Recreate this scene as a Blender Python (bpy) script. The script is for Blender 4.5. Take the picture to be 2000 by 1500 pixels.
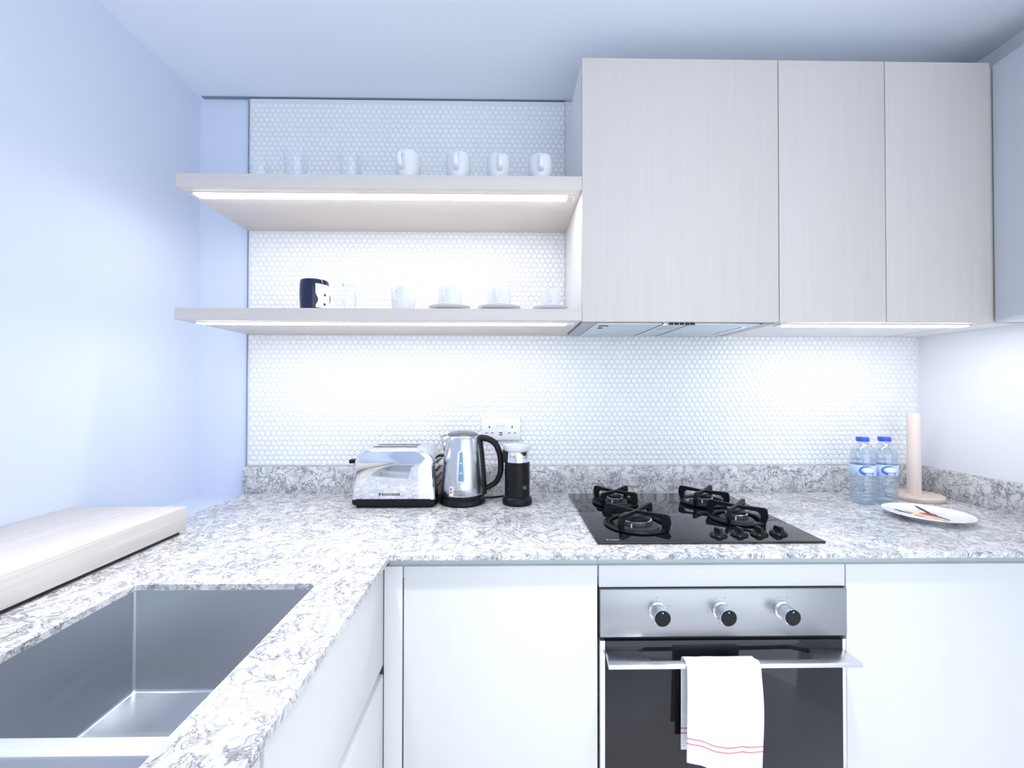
import bpy, bmesh, math, random
from mathutils import Matrix, Vector

random.seed(7)
for o in list(bpy.data.objects):
    bpy.data.objects.remove(o, do_unlink=True)
SC = bpy.context.scene
COL = SC.collection
PI = math.pi

# ------------------------------------------------------------------ camera
cd = bpy.data.cameras.new('camera')
cam = bpy.data.objects.new('camera', cd)
COL.objects.link(cam)
cd.sensor_width = 36.0
cd.sensor_fit = 'HORIZONTAL'
cd.lens = 836.5 / 2000 * 36
cd.clip_start = 0.02
YAW, PITCH, ROLL = -0.0150, 0.0105, 0.0009
R = (Matrix.Rotation(YAW, 4, 'Z') @ Matrix.Rotation(PITCH, 4, 'X') @
     Matrix.Rotation(-ROLL, 4, 'Y') @ Matrix.Rotation(PI / 2, 4, 'X'))
cam.matrix_world = Matrix.Translation((0, -1.6304, 1.2907)) @ R
SC.camera = cam

# ------------------------------------------------------------------ world, exposure
w = bpy.data.worlds.new('world')
SC.world = w
w.use_nodes = True
bg = w.node_tree.nodes['Background']
bg.inputs['Color'].default_value = (0.80, 0.89, 1.0, 1)
bg.inputs['Strength'].default_value = 1.42
SC.view_settings.view_transform = 'Standard'
SC.view_settings.look = 'None'
SC.view_settings.gamma = 1
SC.view_settings.exposure = 0.80
SC.view_settings.use_curve_mapping = False
SC.cycles.use_denoising = True
SC.cycles.max_bounces = 12
SC.cycles.diffuse_bounces = 6
SC.cycles.transparent_max_bounces = 16
LED_STRENGTH = 14.0
UNDER_STRENGTH = 19.0
SPOT_POWER = 40.0


# ------------------------------------------------------------------ materials
def new_mat(name):
    m = bpy.data.materials.new(name)
    m.use_nodes = True
    nt = m.node_tree
    b = nt.nodes['Principled BSDF']
    return m, nt, b


def mat(name, col, rough=0.5, metal=0.0, noise=None, bump=None, spec=0.5, coat=0.0, **kw):
    """plain material with a slight procedural mottling (noise=(scale, amount)) and bump=(scale, strength)"""
    m, nt, b = new_mat(name)
    b.inputs['Roughness'].default_value = rough
    b.inputs['Metallic'].default_value = metal
    b.inputs['Specular IOR Level'].default_value = spec
    b.inputs['Coat Weight'].default_value = coat
    b.inputs['Base Color'].default_value = (*col, 1)
    tc = nt.nodes.new('ShaderNodeTexCoord')
    if noise:
        n = nt.nodes.new('ShaderNodeTexNoise')
        n.inputs['Scale'].default_value = noise[0]
        n.inputs['Detail'].default_value = 4
        nt.links.new(tc.outputs['Object'], n.inputs['Vector'])
        r = nt.nodes.new('ShaderNodeValToRGB')
        a = noise[1]
        r.color_ramp.elements[0].position = 0.3
        r.color_ramp.elements[1].position = 0.7
        r.color_ramp.elements[0].color = (*[max(0, c * (1 - a)) for c in col], 1)
        r.color_ramp.elements[1].color = (*[min(1, c * (1 + a)) for c in col], 1)
        nt.links.new(n.outputs['Fac'], r.inputs['Fac'])
        nt.links.new(r.outputs['Color'], b.inputs['Base Color'])
    if bump:
        n2 = nt.nodes.new('ShaderNodeTexNoise')
        n2.inputs['Scale'].default_value = bump[0]
        nt.links.new(tc.outputs['Object'], n2.inputs['Vector'])
        bp = nt.nodes.new('ShaderNodeBump')
        bp.inputs['Strength'].default_value = bump[1]
        bp.inputs['Distance'].default_value = 0.002
        nt.links.new(n2.outputs['Fac'], bp.inputs['Height'])
        nt.links.new(bp.outputs['Normal'], b.inputs['Normal'])
    return m


def wood(name, c0, c1, scale, rough=0.5):
    """fine straight grain; scale is a 3-vector, small along the grain"""
    m, nt, b = new_mat(name)
    tc = nt.nodes.new('ShaderNodeTexCoord')
    mp = nt.nodes.new('ShaderNodeMapping')
    mp.inputs['Scale'].default_value = scale
    nt.links.new(tc.outputs['Object'], mp.inputs['Vector'])
    n = nt.nodes.new('ShaderNodeTexNoise')
    n.inputs['Scale'].default_value = 1.0
    n.inputs['Detail'].default_value = 6
    n.inputs['Roughness'].default_value = 0.65
    nt.links.new(mp.outputs['Vector'], n.inputs['Vector'])
    r = nt.nodes.new('ShaderNodeValToRGB')
    r.color_ramp.elements[0].position = 0.28
    r.color_ramp.elements[1].position = 0.72
    r.color_ramp.elements[0].color = (*c0, 1)
    r.color_ramp.elements[1].color = (*c1, 1)
    nt.links.new(n.outputs['Fac'], r.inputs['Fac'])
    nt.links.new(r.outputs['Color'], b.inputs['Base Color'])
    bp = nt.nodes.new('ShaderNodeBump')
    bp.inputs['Strength'].default_value = 0.12
    bp.inputs['Distance'].default_value = 0.001
    nt.links.new(n.outputs['Fac'], bp.inputs['Height'])
    nt.links.new(bp.outputs['Normal'], b.inputs['Normal'])
    b.inputs['Roughness'].default_value = rough
    return m


def quartz(name):
    """white-grey engineered stone with swirling dark flecks"""
    m, nt, b = new_mat(name)
    L = nt.links
    tc = nt.nodes.new('ShaderNodeTexCoord')
    warp = nt.nodes.new('ShaderNodeTexNoise')
    warp.inputs['Scale'].default_value = 14
    warp.inputs['Detail'].default_value = 3
    L.new(tc.outputs['Object'], warp.inputs['Vector'])
    add = nt.nodes.new('ShaderNodeVectorMath')
    add.operation = 'MULTIPLY_ADD'
    add.inputs[1].default_value = (0.09, 0.09, 0.09)
    L.new(warp.outputs['Color'], add.inputs[0])
    L.new(tc.outputs['Object'], add.inputs[2])
    # thin curling veins: ridges of a noise
    def ridge(scale, w0, w1):
        n = nt.nodes.new('ShaderNodeTexNoise')
        n.inputs['Scale'].default_value = scale
        n.inputs['Detail'].default_value = 5
        n.inputs['Roughness'].default_value = 0.6
        L.new(add.outputs[0], n.inputs['Vector'])
        s = nt.nodes.new('ShaderNodeMath'); s.operation = 'SUBTRACT'; s.inputs[1].default_value = 0.5
        L.new(n.outputs['Fac'], s.inputs[0])
        a = nt.nodes.new('ShaderNodeMath'); a.operation = 'ABSOLUTE'
        L.new(s.outputs[0], a.inputs[0])
        r = nt.nodes.new('ShaderNodeMapRange')
        r.inputs['From Min'].default_value = w0
        r.inputs['From Max'].default_value = w1
        L.new(a.outputs[0], r.inputs['Value'])
        return r.outputs['Result']
    v1 = ridge(22, 0.0, 0.030)
    v2 = ridge(45, 0.0, 0.04)
    blot = nt.nodes.new('ShaderNodeTexNoise')
    blot.inputs['Scale'].default_value = 34
    blot.inputs['Detail'].default_value = 6
    blot.inputs['Roughness'].default_value = 0.65
    L.new(add.outputs[0], blot.inputs['Vector'])
    ramp = nt.nodes.new('ShaderNodeValToRGB')
    e = ramp.color_ramp.elements
    e[0].position, e[0].color = 0.27, (0.37, 0.375, 0.40, 1)
    e[1].position, e[1].color = 0.58, (0.84, 0.83, 0.82, 1)
    x = e.new(0.37); x.color = (0.58, 0.585, 0.605, 1)
    x = e.new(0.46); x.color = (0.79, 0.79, 0.79, 1)
    L.new(blot.outputs['Fac'], ramp.inputs['Fac'])
    mx = nt.nodes.new('ShaderNodeMix'); mx.data_type = 'RGBA'
    mx.inputs['A'].default_value = (0.15, 0.155, 0.175, 1)
    L.new(v1, mx.inputs['Factor']); L.new(ramp.outputs['Color'], mx.inputs['B'])
    mx2 = nt.nodes.new('ShaderNodeMix'); mx2.data_type = 'RGBA'
    mx2.inputs['A'].default_value = (0.42, 0.42, 0.44, 1)
    L.new(v2, mx2.inputs['Factor']); L.new(mx.outputs['Result'], mx2.inputs['B'])
    big = nt.nodes.new('ShaderNodeTexNoise')
    big.inputs['Scale'].default_value = 7.5
    big.inputs['Detail'].default_value = 3
    L.new(add.outputs[0], big.inputs['Vector'])
    br = nt.nodes.new('ShaderNodeValToRGB')
    br.color_ramp.elements[0].position = 0.36
    br.color_ramp.elements[0].color = (0.77, 0.775, 0.785, 1)
    br.color_ramp.elements[1].position = 0.62
    br.color_ramp.elements[1].color = (1.0, 0.99, 0.97, 1)
    L.new(big.outputs['Fac'], br.inputs['Fac'])
    mu = nt.nodes.new('ShaderNodeMix'); mu.data_type = 'RGBA'; mu.blend_type = 'MULTIPLY'
    mu.inputs['Factor'].default_value = 1.0
    L.new(mx2.outputs['Result'], mu.inputs['A']); L.new(br.outputs['Color'], mu.inputs['B'])
    L.new(mu.outputs['Result'], b.inputs['Base Color'])
    b.inputs['Roughness'].default_value = 0.16
    return m


def brushed(name, col, rough, scale, strength=0.1):
    m, nt, b = new_mat(name)
    b.inputs['Base Color'].default_value = (*col, 1)
    b.inputs['Metallic'].default_value = 1
    tc = nt.nodes.new('ShaderNodeTexCoord')
    mp = nt.nodes.new('ShaderNodeMapping')
    mp.inputs['Scale'].default_value = scale
    nt.links.new(tc.outputs['Object'], mp.inputs['Vector'])
    n = nt.nodes.new('ShaderNodeTexNoise')
    n.inputs['Scale'].default_value = 1
    n.inputs['Detail'].default_value = 4
    nt.links.new(mp.outputs['Vector'], n.inputs['Vector'])
    r = nt.nodes.new('ShaderNodeMapRange')
    r.inputs['To Min'].default_value = rough * 0.75
    r.inputs['To Max'].default_value = rough * 1.25
    nt.links.new(n.outputs['Fac'], r.inputs['Value'])
    nt.links.new(r.outputs['Result'], b.inputs['Roughness'])
    bp = nt.nodes.new('ShaderNodeBump')
    bp.inputs['Strength'].default_value = strength
    bp.inputs['Distance'].default_value = 0.0005
    nt.links.new(n.outputs['Fac'], bp.inputs['Height'])
    nt.links.new(bp.outputs['Normal'], b.inputs['Normal'])
    return m


def emit(name, col, strength):
    m = bpy.data.materials.new(name)
    m.use_nodes = True
    nt = m.node_tree
    nt.nodes.clear()
    e = nt.nodes.new('ShaderNodeEmission')
    e.inputs['Color'].default_value = (*col, 1)
    e.inputs['Strength'].default_value = strength
    o = nt.nodes.new('ShaderNodeOutputMaterial')
    nt.links.new(e.outputs[0], o.inputs[0])
    return m


def clear(name, tint, edge, gloss=0.06, body=0.0, bodycol=(0.8, 0.88, 0.95)):
    """thin clear glass or plastic: see-through, with glossy grazing edges"""
    m = bpy.data.materials.new(name)
    m.use_nodes = True
    nt = m.node_tree
    nt.nodes.clear()
    L = nt.links
    o = nt.nodes.new('ShaderNodeOutputMaterial')
    t = nt.nodes.new('ShaderNodeBsdfTransparent')
    t.inputs['Color'].default_value = (*tint, 1)
    g = nt.nodes.new('ShaderNodeBsdfGlossy')
    g.inputs['Color'].default_value = (0.95, 0.97, 1, 1)
    g.inputs['Roughness'].default_value = 0.04
    lw = nt.nodes.new('ShaderNodeLayerWeight')
    lw.inputs['Blend'].default_value = 0.35
    mr = nt.nodes.new('ShaderNodeMapRange')
    mr.inputs['To Min'].default_value = gloss
    mr.inputs['To Max'].default_value = edge
    L.new(lw.outputs['Facing'], mr.inputs['Value'])
    ms = nt.nodes.new('ShaderNodeMixShader')
    L.new(mr.outputs['Result'], ms.inputs[0])
    d = nt.nodes.new('ShaderNodeBsdfDiffuse')
    d.inputs['Color'].default_value = (*bodycol, 1)
    ms0 = nt.nodes.new('ShaderNodeMixShader')
    ms0.inputs[0].default_value = body
    L.new(t.outputs[0], ms0.inputs[1]); L.new(d.outputs[0], ms0.inputs[2])
    L.new(ms0.outputs[0], ms.inputs[1]); L.new(g.outputs[0], ms.inputs[2])
    n = nt.nodes.new('ShaderNodeTexNoise')
    n.inputs['Scale'].default_value = 60
    bp = nt.nodes.new('ShaderNodeBump')
    bp.inputs['Strength'].default_value = 0.05
    L.new(n.outputs['Fac'], bp.inputs['Height'])
    L.new(bp.outputs['Normal'], g.inputs['Normal'])
    L.new(ms.outputs[0], o.inputs[0])
    return m


M = {}
M['paint'] = mat('wall_paint', (0.69, 0.745, 0.87), 0.6, noise=(3, 0.008), bump=(180, 0.03))
M['paint_white'] = mat('white_wall_paint', (0.83, 0.84, 0.87), 0.6, noise=(3, 0.008), bump=(180, 0.03))
M['ceil'] = mat('ceiling_paint', (0.85, 0.89, 0.965), 0.7, noise=(2, 0.008))
M['floor'] = mat('pale_floor_tile', (0.76, 0.75, 0.74), 0.3, noise=(5, 0.03))
M['tile'] = mat('white_mosaic_glaze', (0.86, 0.87, 0.88), 0.16, noise=(40, 0.02))
M['grout'] = mat('pale_grout', (0.76, 0.77, 0.79), 0.8, noise=(300, 0.03))
M['joint'] = mat('grey_edge_trim', (0.22, 0.28, 0.36), 0.6, noise=(20, 0.05))
M['joint_pale'] = mat('pale_edge_trim', (0.60, 0.62, 0.66), 0.5, noise=(20, 0.05))
M['wood_v'] = wood('pale_grey_oak_vertical', (0.650, 0.590, 0.545), (0.690, 0.630, 0.582), (70, 70, 2.2), 0.42)
M['wood_h'] = wood('pale_grey_oak_horizontal', (0.650, 0.590, 0.545), (0.690, 0.630, 0.582), (2.2, 70, 70), 0.42)
M['wood_y'] = wood('pale_oak_ledge', (0.58, 0.54, 0.51), (0.74, 0.70, 0.67), (160, 2.5, 160), 0.45)
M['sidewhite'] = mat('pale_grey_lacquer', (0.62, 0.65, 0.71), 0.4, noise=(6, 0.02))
M['carcass'] = mat('white_board', (0.80, 0.80, 0.81), 0.5, noise=(30, 0.01))
M['white'] = mat('white_lacquer', (0.71, 0.70, 0.695), 0.32, noise=(6, 0.006))
M['channel'] = mat('pale_aluminium_channel', (0.47, 0.52, 0.53), 0.4, 0.2, noise=(8, 0.02))
M['stone'] = quartz('grey_white_quartz')
M['sink'] = brushed('sink_steel', (0.55, 0.575, 0.61), 0.36, (400, 6, 400), 0.06)
M['steel'] = brushed('brushed_steel', (0.40, 0.405, 0.42), 0.34, (3, 300, 300), 0.08)
M['kettle'] = brushed('kettle_steel', (0.62, 0.64, 0.67), 0.27, (60, 60, 4), 0.02)
M['divider'] = brushed('divider_steel', (0.74, 0.76, 0.82), 0.5, (3, 200, 200), 0.03)
M['divider'].node_tree.nodes['Principled BSDF'].inputs['Metallic'].default_value = 0.75
M['alu'] = brushed('satin_aluminium', (0.78, 0.79, 0.81), 0.28, (3, 200, 200), 0.05)
M['chrome'] = mat('polished_chrome', (0.80, 0.81, 0.83), 0.06, 1.0, noise=(30, 0.02))
M['black'] = mat('black_plastic', (0.009, 0.009, 0.011), 0.30, noise=(60, 0.2), spec=0.22)
M['blackmat'] = mat('cast_iron', (0.007, 0.008, 0.011), 0.42, noise=(90, 0.2), bump=(400, 0.1), spec=0.2)
M['blackglass'] = mat('black_glass', (0.006, 0.007, 0.009), 0.03, noise=(4, 0.2), spec=0.6)
M['ovenglass'] = mat('oven_door_glass', (0.012, 0.012, 0.016), 0.05, noise=(4, 0.2), spec=0.42)
M['dark'] = mat('dark_gap', (0.02, 0.022, 0.026), 0.5, noise=(30, 0.2))
M['darkgrey'] = mat('charcoal_lid', (0.16, 0.17, 0.19), 0.22, 0.3, noise=(30, 0.05))
M['ceramic'] = mat('white_china', (0.76, 0.77, 0.79), 0.12, noise=(30, 0.01))
M['plate_china'] = mat('plate_china', (0.87, 0.87, 0.88), 0.14, noise=(30, 0.01))
M['navy'] = mat('navy_glaze', (0.006, 0.012, 0.045), 0.14, noise=(30, 0.2))
M['print_white'] = mat('white_print', (0.88, 0.89, 0.90), 0.35, noise=(30, 0.01))
M['glass'] = clear('clear_glass', (0.985, 0.988, 0.992), 0.6, 0.03)
M['pet'] = clear('clear_bottle_plastic', (0.90, 0.94, 0.97), 0.55, 0.08, 0.07)
M['water'] = clear('bottle_water', (0.88, 0.915, 0.95), 0.22, 0.02, 0.06, (0.62, 0.68, 0.74))
M['lid_clear'] = clear('frosted_lid', (0.92, 0.93, 0.95), 0.4, 0.08, 0.55, (0.86, 0.87, 0.89))
M['blue'] = mat('blue_cap', (0.03, 0.09, 0.55), 0.35, noise=(60, 0.05))
M['label_blue'] = mat('blue_label', (0.06, 0.15, 0.62), 0.35, noise=(60, 0.05))
M['label_pale'] = mat('pale_blue_label', (0.55, 0.68, 0.90), 0.35, noise=(60, 0.03))
M['gauge'] = mat('blue_grey_gauge', (0.20, 0.32, 0.44), 0.12, noise=(60, 0.05))
M['gauge_rim'] = mat('clear_gauge_rim', (0.66, 0.74, 0.80), 0.15, noise=(60, 0.03))
M['beech'] = wood('beech_wood', (0.74, 0.62, 0.55), (0.82, 0.71, 0.64), (90, 90, 5), 0.5)
M['beech_b'] = wood('beech_wood_base', (0.68, 0.54, 0.46), (0.80, 0.67, 0.59), (5, 90, 90), 0.5)
M['socket'] = mat('white_socket_plastic', (0.84, 0.85, 0.88), 0.25, noise=(30, 0.01))
M['orange'] = mat('orange_print', (0.85, 0.50, 0.28), 0.3, noise=(80, 0.25))
M['peach'] = mat('peach_print', (0.90, 0.68, 0.45), 0.3, noise=(80, 0.2))
M['red'] = mat('red_print', (0.52, 0.05, 0.08), 0.3, noise=(120, 0.3))
M['ink'] = mat('dark_print', (0.05, 0.04, 0.035), 0.35, noise=(100, 0.3))
M['grey_ink'] = mat('grey_print', (0.13, 0.13, 0.14), 0.4, noise=(100, 0.1))
M['pale_ink'] = mat('pale_print', (0.62, 0.66, 0.72), 0.4, noise=(100, 0.05))
M['sticker_red'] = mat('red_sticker_ink', (0.75, 0.22, 0.22), 0.4, noise=(100, 0.1))
M['filter'] = brushed('hood_filter', (0.62, 0.68, 0.72), 0.4, (400, 400, 5), 0.15)
M['hoodgrey'] = mat('hood_grey', (0.36, 0.38, 0.42), 0.35, 0.5, noise=(30, 0.04))
M['burner'] = mat('burner_ring_metal', (0.50, 0.52, 0.55), 0.3, 1.0, noise=(60, 0.1))
M['led'] = emit('led_diffuser', (1.0, 0.985, 0.99), LED_STRENGTH)
M['led2'] = emit('under_cabinet_led_diffuser', (1.0, 0.985, 0.99), UNDER_STRENGTH)
M['lamp'] = emit('downlight_lens', (1.0, 0.98, 0.96), 12)


def towel_mat():
    m, nt, b = new_mat('white_cotton_red_lines')
    L = nt.links
    uv = nt.nodes.new('ShaderNodeUVMap')
    sp = nt.nodes.new('ShaderNodeSeparateXYZ')
    L.new(uv.outputs['UV'], sp.inputs[0])
    prev = None
    for c0 in (0.128, 0.162):
        s = nt.nodes.new('ShaderNodeMath'); s.operation = 'SUBTRACT'; s.inputs[1].default_value = c0
        L.new(sp.outputs['Y'], s.inputs[0])
        a = nt.nodes.new('ShaderNodeMath'); a.operation = 'ABSOLUTE'; L.new(s.outputs[0], a.inputs[0])
        l = nt.nodes.new('ShaderNodeMath'); l.operation = 'LESS_THAN'; l.inputs[1].default_value = 0.0055
        L.new(a.outputs[0], l.inputs[0])
        if prev is None:
            prev = l
        else:
            mxx = nt.nodes.new('ShaderNodeMath'); mxx.operation = 'MAXIMUM'
            L.new(prev.outputs[0], mxx.inputs[0]); L.new(l.outputs[0], mxx.inputs[1])
            prev = mxx
    mx = nt.nodes.new('ShaderNodeMix'); mx.data_type = 'RGBA'
    mx.inputs['A'].default_value = (0.88, 0.88, 0.88, 1)
    mx.inputs['B'].default_value = (0.62, 0.30, 0.36, 1)
    L.new(prev.outputs[0], mx.inputs['Factor'])
    L.new(mx.outputs['Result'], b.inputs['Base Color'])
    b.inputs['Roughness'].default_value = 0.9
    tc = nt.nodes.new('ShaderNodeTexCoord')
    n = nt.nodes.new('ShaderNodeTexNoise'); n.inputs['Scale'].default_value = 700
    L.new(tc.outputs['Object'], n.inputs['Vector'])
    bp = nt.nodes.new('ShaderNodeBump'); bp.inputs['Strength'].default_value = 0.2; bp.inputs['Distance'].default_value = 0.001
    L.new(n.outputs['Fac'], bp.inputs['Height']); L.new(bp.outputs['Normal'], b.inputs['Normal'])
    return m


M['towel'] = towel_mat()


# ------------------------------------------------------------------ mesh helpers
def finish(bm, name, m, parent=None, smooth=None, loc=None):
    bmesh.ops.recalc_face_normals(bm, faces=bm.faces)
    me = bpy.data.meshes.new(name)
    bm.to_mesh(me)
    bm.free()
    if smooth is not None:
        for p in me.polygons:
            p.use_smooth = True
        me.set_sharp_from_angle(angle=math.radians(smooth))
    if isinstance(m, str):
        m = M[m]
    me.materials.append(m)
    o = bpy.data.objects.new(name, me)
    COL.objects.link(o)
    if loc:
        o.location = loc
    if parent:
        o.parent = parent
    return o


def bx(bm, x0, x1, y0, y1, z0, z1, bevel=0.0, seg=2):
    r = bmesh.ops.create_cube(bm, size=1.0)
    vs = r['verts']
    for v in vs:
        v.co = Vector(((x0 + x1) / 2 + v.co.x * (x1 - x0), (y0 + y1) / 2 + v.co.y * (y1 - y0),
                       (z0 + z1) / 2 + v.co.z * (z1 - z0)))
    if bevel > 0:
        es = {e for v in vs for e in v.link_edges}
        bmesh.ops.bevel(bm, geom=list(es), offset=bevel, segments=seg, profile=0.5, affect='EDGES')
    return bm


def box(name, m, x0, x1, y0, y1, z0, z1, parent=None, bevel=0.0, seg=2):
    """one box as its own mesh; coordinates are in the parent's space"""
    bm = bmesh.new()
    bx(bm, x0, x1, y0, y1, z0, z1, bevel, seg)
    return finish(bm, name, m, parent, smooth=35 if bevel else None)


def lathe_bm(bm, prof, n=48, axis='Z', c=(0, 0, 0)):
    """prof: (radius, height) pairs; radius 0 makes a pole"""
    rings = []
    def P(r, h, a):
        ca, sa = r * math.cos(a), r * math.sin(a)
        if axis == 'Z':
            return Vector((c[0] + ca, c[1] + sa, c[2] + h))
        if axis == 'Y':
            return Vector((c[0] + ca, c[1] + h, c[2] + sa))
        return Vector((c[0] + h, c[1] + ca, c[2] + sa))
    for r, h in prof:
        if r < 1e-6:
            rings.append([bm.verts.new(P(0, h, 0))])
        else:
            rings.append([bm.verts.new(P(r, h, 2 * PI * i / n)) for i in range(n)])
    for A, B in zip(rings, rings[1:]):
        if len(A) == 1 and len(B) == 1:
            continue
        for i in range(n):
            j = (i + 1) % n
            if len(A) == 1:
                bm.faces.new((A[0], B[i], B[j]))
            elif len(B) == 1:
                bm.faces.new((A[i], A[j], B[0]))
            else:
                bm.faces.new((A[i], A[j], B[j], B[i]))
    return bm


def lathe(name, m, prof, parent=None, n=48, axis='Z', c=(0, 0, 0), smooth=40):
    bm = lathe_bm(bmesh.new(), prof, n, axis, c)
    return finish(bm, name, m, parent, smooth)


def spline(pts, k=8):
    """Catmull-Rom through points"""
    P = [Vector(p) for p in pts]
    out = []
    for i in range(len(P) - 1):
        p0 = P[max(i - 1, 0)]; p1 = P[i]; p2 = P[i + 1]; p3 = P[min(i + 2, len(P) - 1)]
        for s in range(k):
            t = s / k
            out.append(0.5 * ((2 * p1) + (p2 - p0) * t + (2 * p0 - 5 * p1 + 4 * p2 - p3) * t * t +
                              (3 * p1 - p0 - 3 * p2 + p3) * t ** 3))
    out.append(P[-1])
    return out


def tube_bm(bm, path, rad, n=12, ref=(0, 1, 0), flat=1.0, taper=None):
    """sweep an ellipse along a path: rad along ref, rad*flat across it"""
    ref = Vector(ref).normalized()
    rings = []
    N = len(path)
    for i, p in enumerate(path):
        t = (path[min(i + 1, N - 1)] - path[max(i - 1, 0)]).normalized()
        u = (ref - t * ref.dot(t)).normalized()
        v = t.cross(u)
        r = rad * (taper(i / (N - 1)) if taper else 1)
        rings.append([bm.verts.new(p + u * (r * math.cos(2 * PI * k / n)) + v * (r * flat * math.sin(2 * PI * k / n)))
                      for k in range(n)])
    for A, B in zip(rings, rings[1:]):
        for k in range(n):
            j = (k + 1) % n
            bm.faces.new((A[k], A[j], B[j], B[k]))
    bm.faces.new(rings[0]); bm.faces.new(rings[-1])
    return bm


def tube(name, m, path, rad, parent=None, **kw):
    return finish(tube_bm(bmesh.new(), path, rad, **kw), name, m, parent, 50)


def prism_bm(bm, poly, f, a, b):
    """extrude polygon (list of 2D) between levels a and b; f(p, level) -> 3D"""
    A = [bm.verts.new(f(p, a)) for p in poly]
    B = [bm.verts.new(f(p, b)) for p in poly]
    bm.faces.new(A); bm.faces.new(B[::-1])
    for i in range(len(poly)):
        j = (i + 1) % len(poly)
        bm.faces.new((A[i], A[j], B[j], B[i]))
    return bm


FXY = lambda p, l: Vector((p[0], p[1], l))
FXZ = lambda p, l: Vector((p[0], l, p[1]))
FYZ = lambda p, l: Vector((l, p[0], p[1]))


def prism(name, m, poly, f, a, b, parent=None, smooth=None, bevel=0):
    bm = prism_bm(bmesh.new(), poly, f, a, b)
    if bevel:
        bmesh.ops.bevel(bm, geom=list(bm.edges), offset=bevel, segments=2, profile=0.5, affect='EDGES')
    return finish(bm, name, m, parent, smooth)


def rrect(x0, x1, y0, y1, r, k=6, which=(1, 1, 1, 1)):
    """rounded rectangle; which = corners ll, lr, ur, ul"""
    out = []
    for (cx, cy, a0, on, px, py) in ((x0 + r, y0 + r, PI, which[0], x0, y0), (x1 - r, y0 + r, 1.5 * PI, which[1], x1, y0),
                                     (x1 - r, y1 - r, 0, which[2], x1, y1), (x0 + r, y1 - r, PI / 2, which[3], x0, y1)):
        if on and r > 0:
            for i in range(k + 1):
                a = a0 + PI / 2 * i / k
                out.append((cx + r * math.cos(a), cy + r * math.sin(a)))
        else:
            out.append((px, py))
    return out


def slab_hole(name, m, outer, holes, z0, z1, parent=None):
    """horizontal slab with holes"""
    bm = bmesh.new()
    loops = []
    edges = []
    for L in [outer] + holes:
        vs = [bm.verts.new((p[0], p[1], z1)) for p in L]
        loops.append(vs)
        for i in range(len(vs)):
            edges.append(bm.edges.new((vs[i], vs[(i + 1) % len(vs)])))
    bmesh.ops.triangle_fill(bm, use_beauty=True, use_dissolve=False, edges=edges)
    top = list(bm.faces)
    low = {}
    for L in loops:
        for v in L:
            low[v] = bm.verts.new((v.co.x, v.co.y, z0))
    for f in top:
        bm.faces.new([low[v] for v in reversed(f.verts)])
    for L in loops:
        for i in range(len(L)):
            a, b = L[i], L[(i + 1) % len(L)]
            bm.faces.new((a, b, low[b], low[a]))
    return finish(bm, name, m, parent)


def thing(name, label, cat, loc=(0, 0, 0), group=None, rotz=0):
    o = bpy.data.objects.new(name, None)
    o.empty_display_size = 0.05
    COL.objects.link(o)
    o.location = loc
    o.rotation_euler = (0, 0, rotz)
    o['label'] = label
    o['category'] = cat
    if group:
        o['group'] = group
    return o


def tag(o, label, cat, group=None):
    o['label'] = label
    o['category'] = cat
    if group:
        o['group'] = group
    return o


def struct(o, label=None, cat=None):
    o['kind'] = 'structure'
    if label:
        o['label'] = label
    if cat:
        o['category'] = cat
    return o


def dup(root, loc, label, rotz=None, scale=None):
    r = root.copy(); COL.objects.link(r)
    r.location = loc
    r['label'] = label
    if rotz is not None:
        r.rotation_euler = (0, 0, rotz)
    if scale:
        r.scale = scale
    for ch in list(root.children):
        c = ch.copy(); COL.objects.link(c); c.parent = r
        for g in list(ch.children):
            d = g.copy(); COL.objects.link(d); d.parent = c
    return r


def text_bm(txt, size, depth=0.0003, bold=0.0):
    """lettering in the XY plane, lower-left at the origin; returns mesh data"""
    cu = bpy.data.curves.new('lettering', 'FONT')
    cu.body = txt
    cu.size = size
    cu.extrude = depth
    cu.offset = bold
    cu.resolution_u = 3
    o = bpy.data.objects.new('lettering', cu)
    COL.objects.link(o)
    bpy.context.view_layer.update()
    me = bpy.data.meshes.new_from_object(o.evaluated_get(bpy.context.evaluated_depsgraph_get()))
    bpy.data.objects.remove(o, do_unlink=True)
    bpy.data.curves.remove(cu)
    return me


def text(name, m, txt, size, width, place, parent=None, bold=0.0):
    """place(x, y, z) maps the flat lettering (scaled to width) to 3D"""
    me = text_bm(txt, size, bold=bold)
    xs = [v.co.x for v in me.vertices]
    x0, x1 = min(xs), max(xs)
    k = width / (x1 - x0)
    for v in me.vertices:
        v.co = place((v.co.x - x0) * k, v.co.y, v.co.z)
    me.materials.clear()
    me.materials.append(M[m])
    me.name = name
    o = bpy.data.objects.new(name, me)
    COL.objects.link(o)
    if parent:
        o.parent = parent
    return o


# ------------------------------------------------------------------ dimensions (metres; tile face at Y=0)
XW, XL, XC, X2, X3, X4, XR = -1.165, -0.974, 0.2291, 0.8227, 1.1488, 1.4758, 1.598
YS = -0.3578                      # front of shelves and wall cabinets
ZCEIL, ZT, ZB = 2.3983, 2.2842, 1.4913
ZUP = 0.9975
YB, YREAR = 0.012, -3.3
ZC = 0.9                          # worktop

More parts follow.
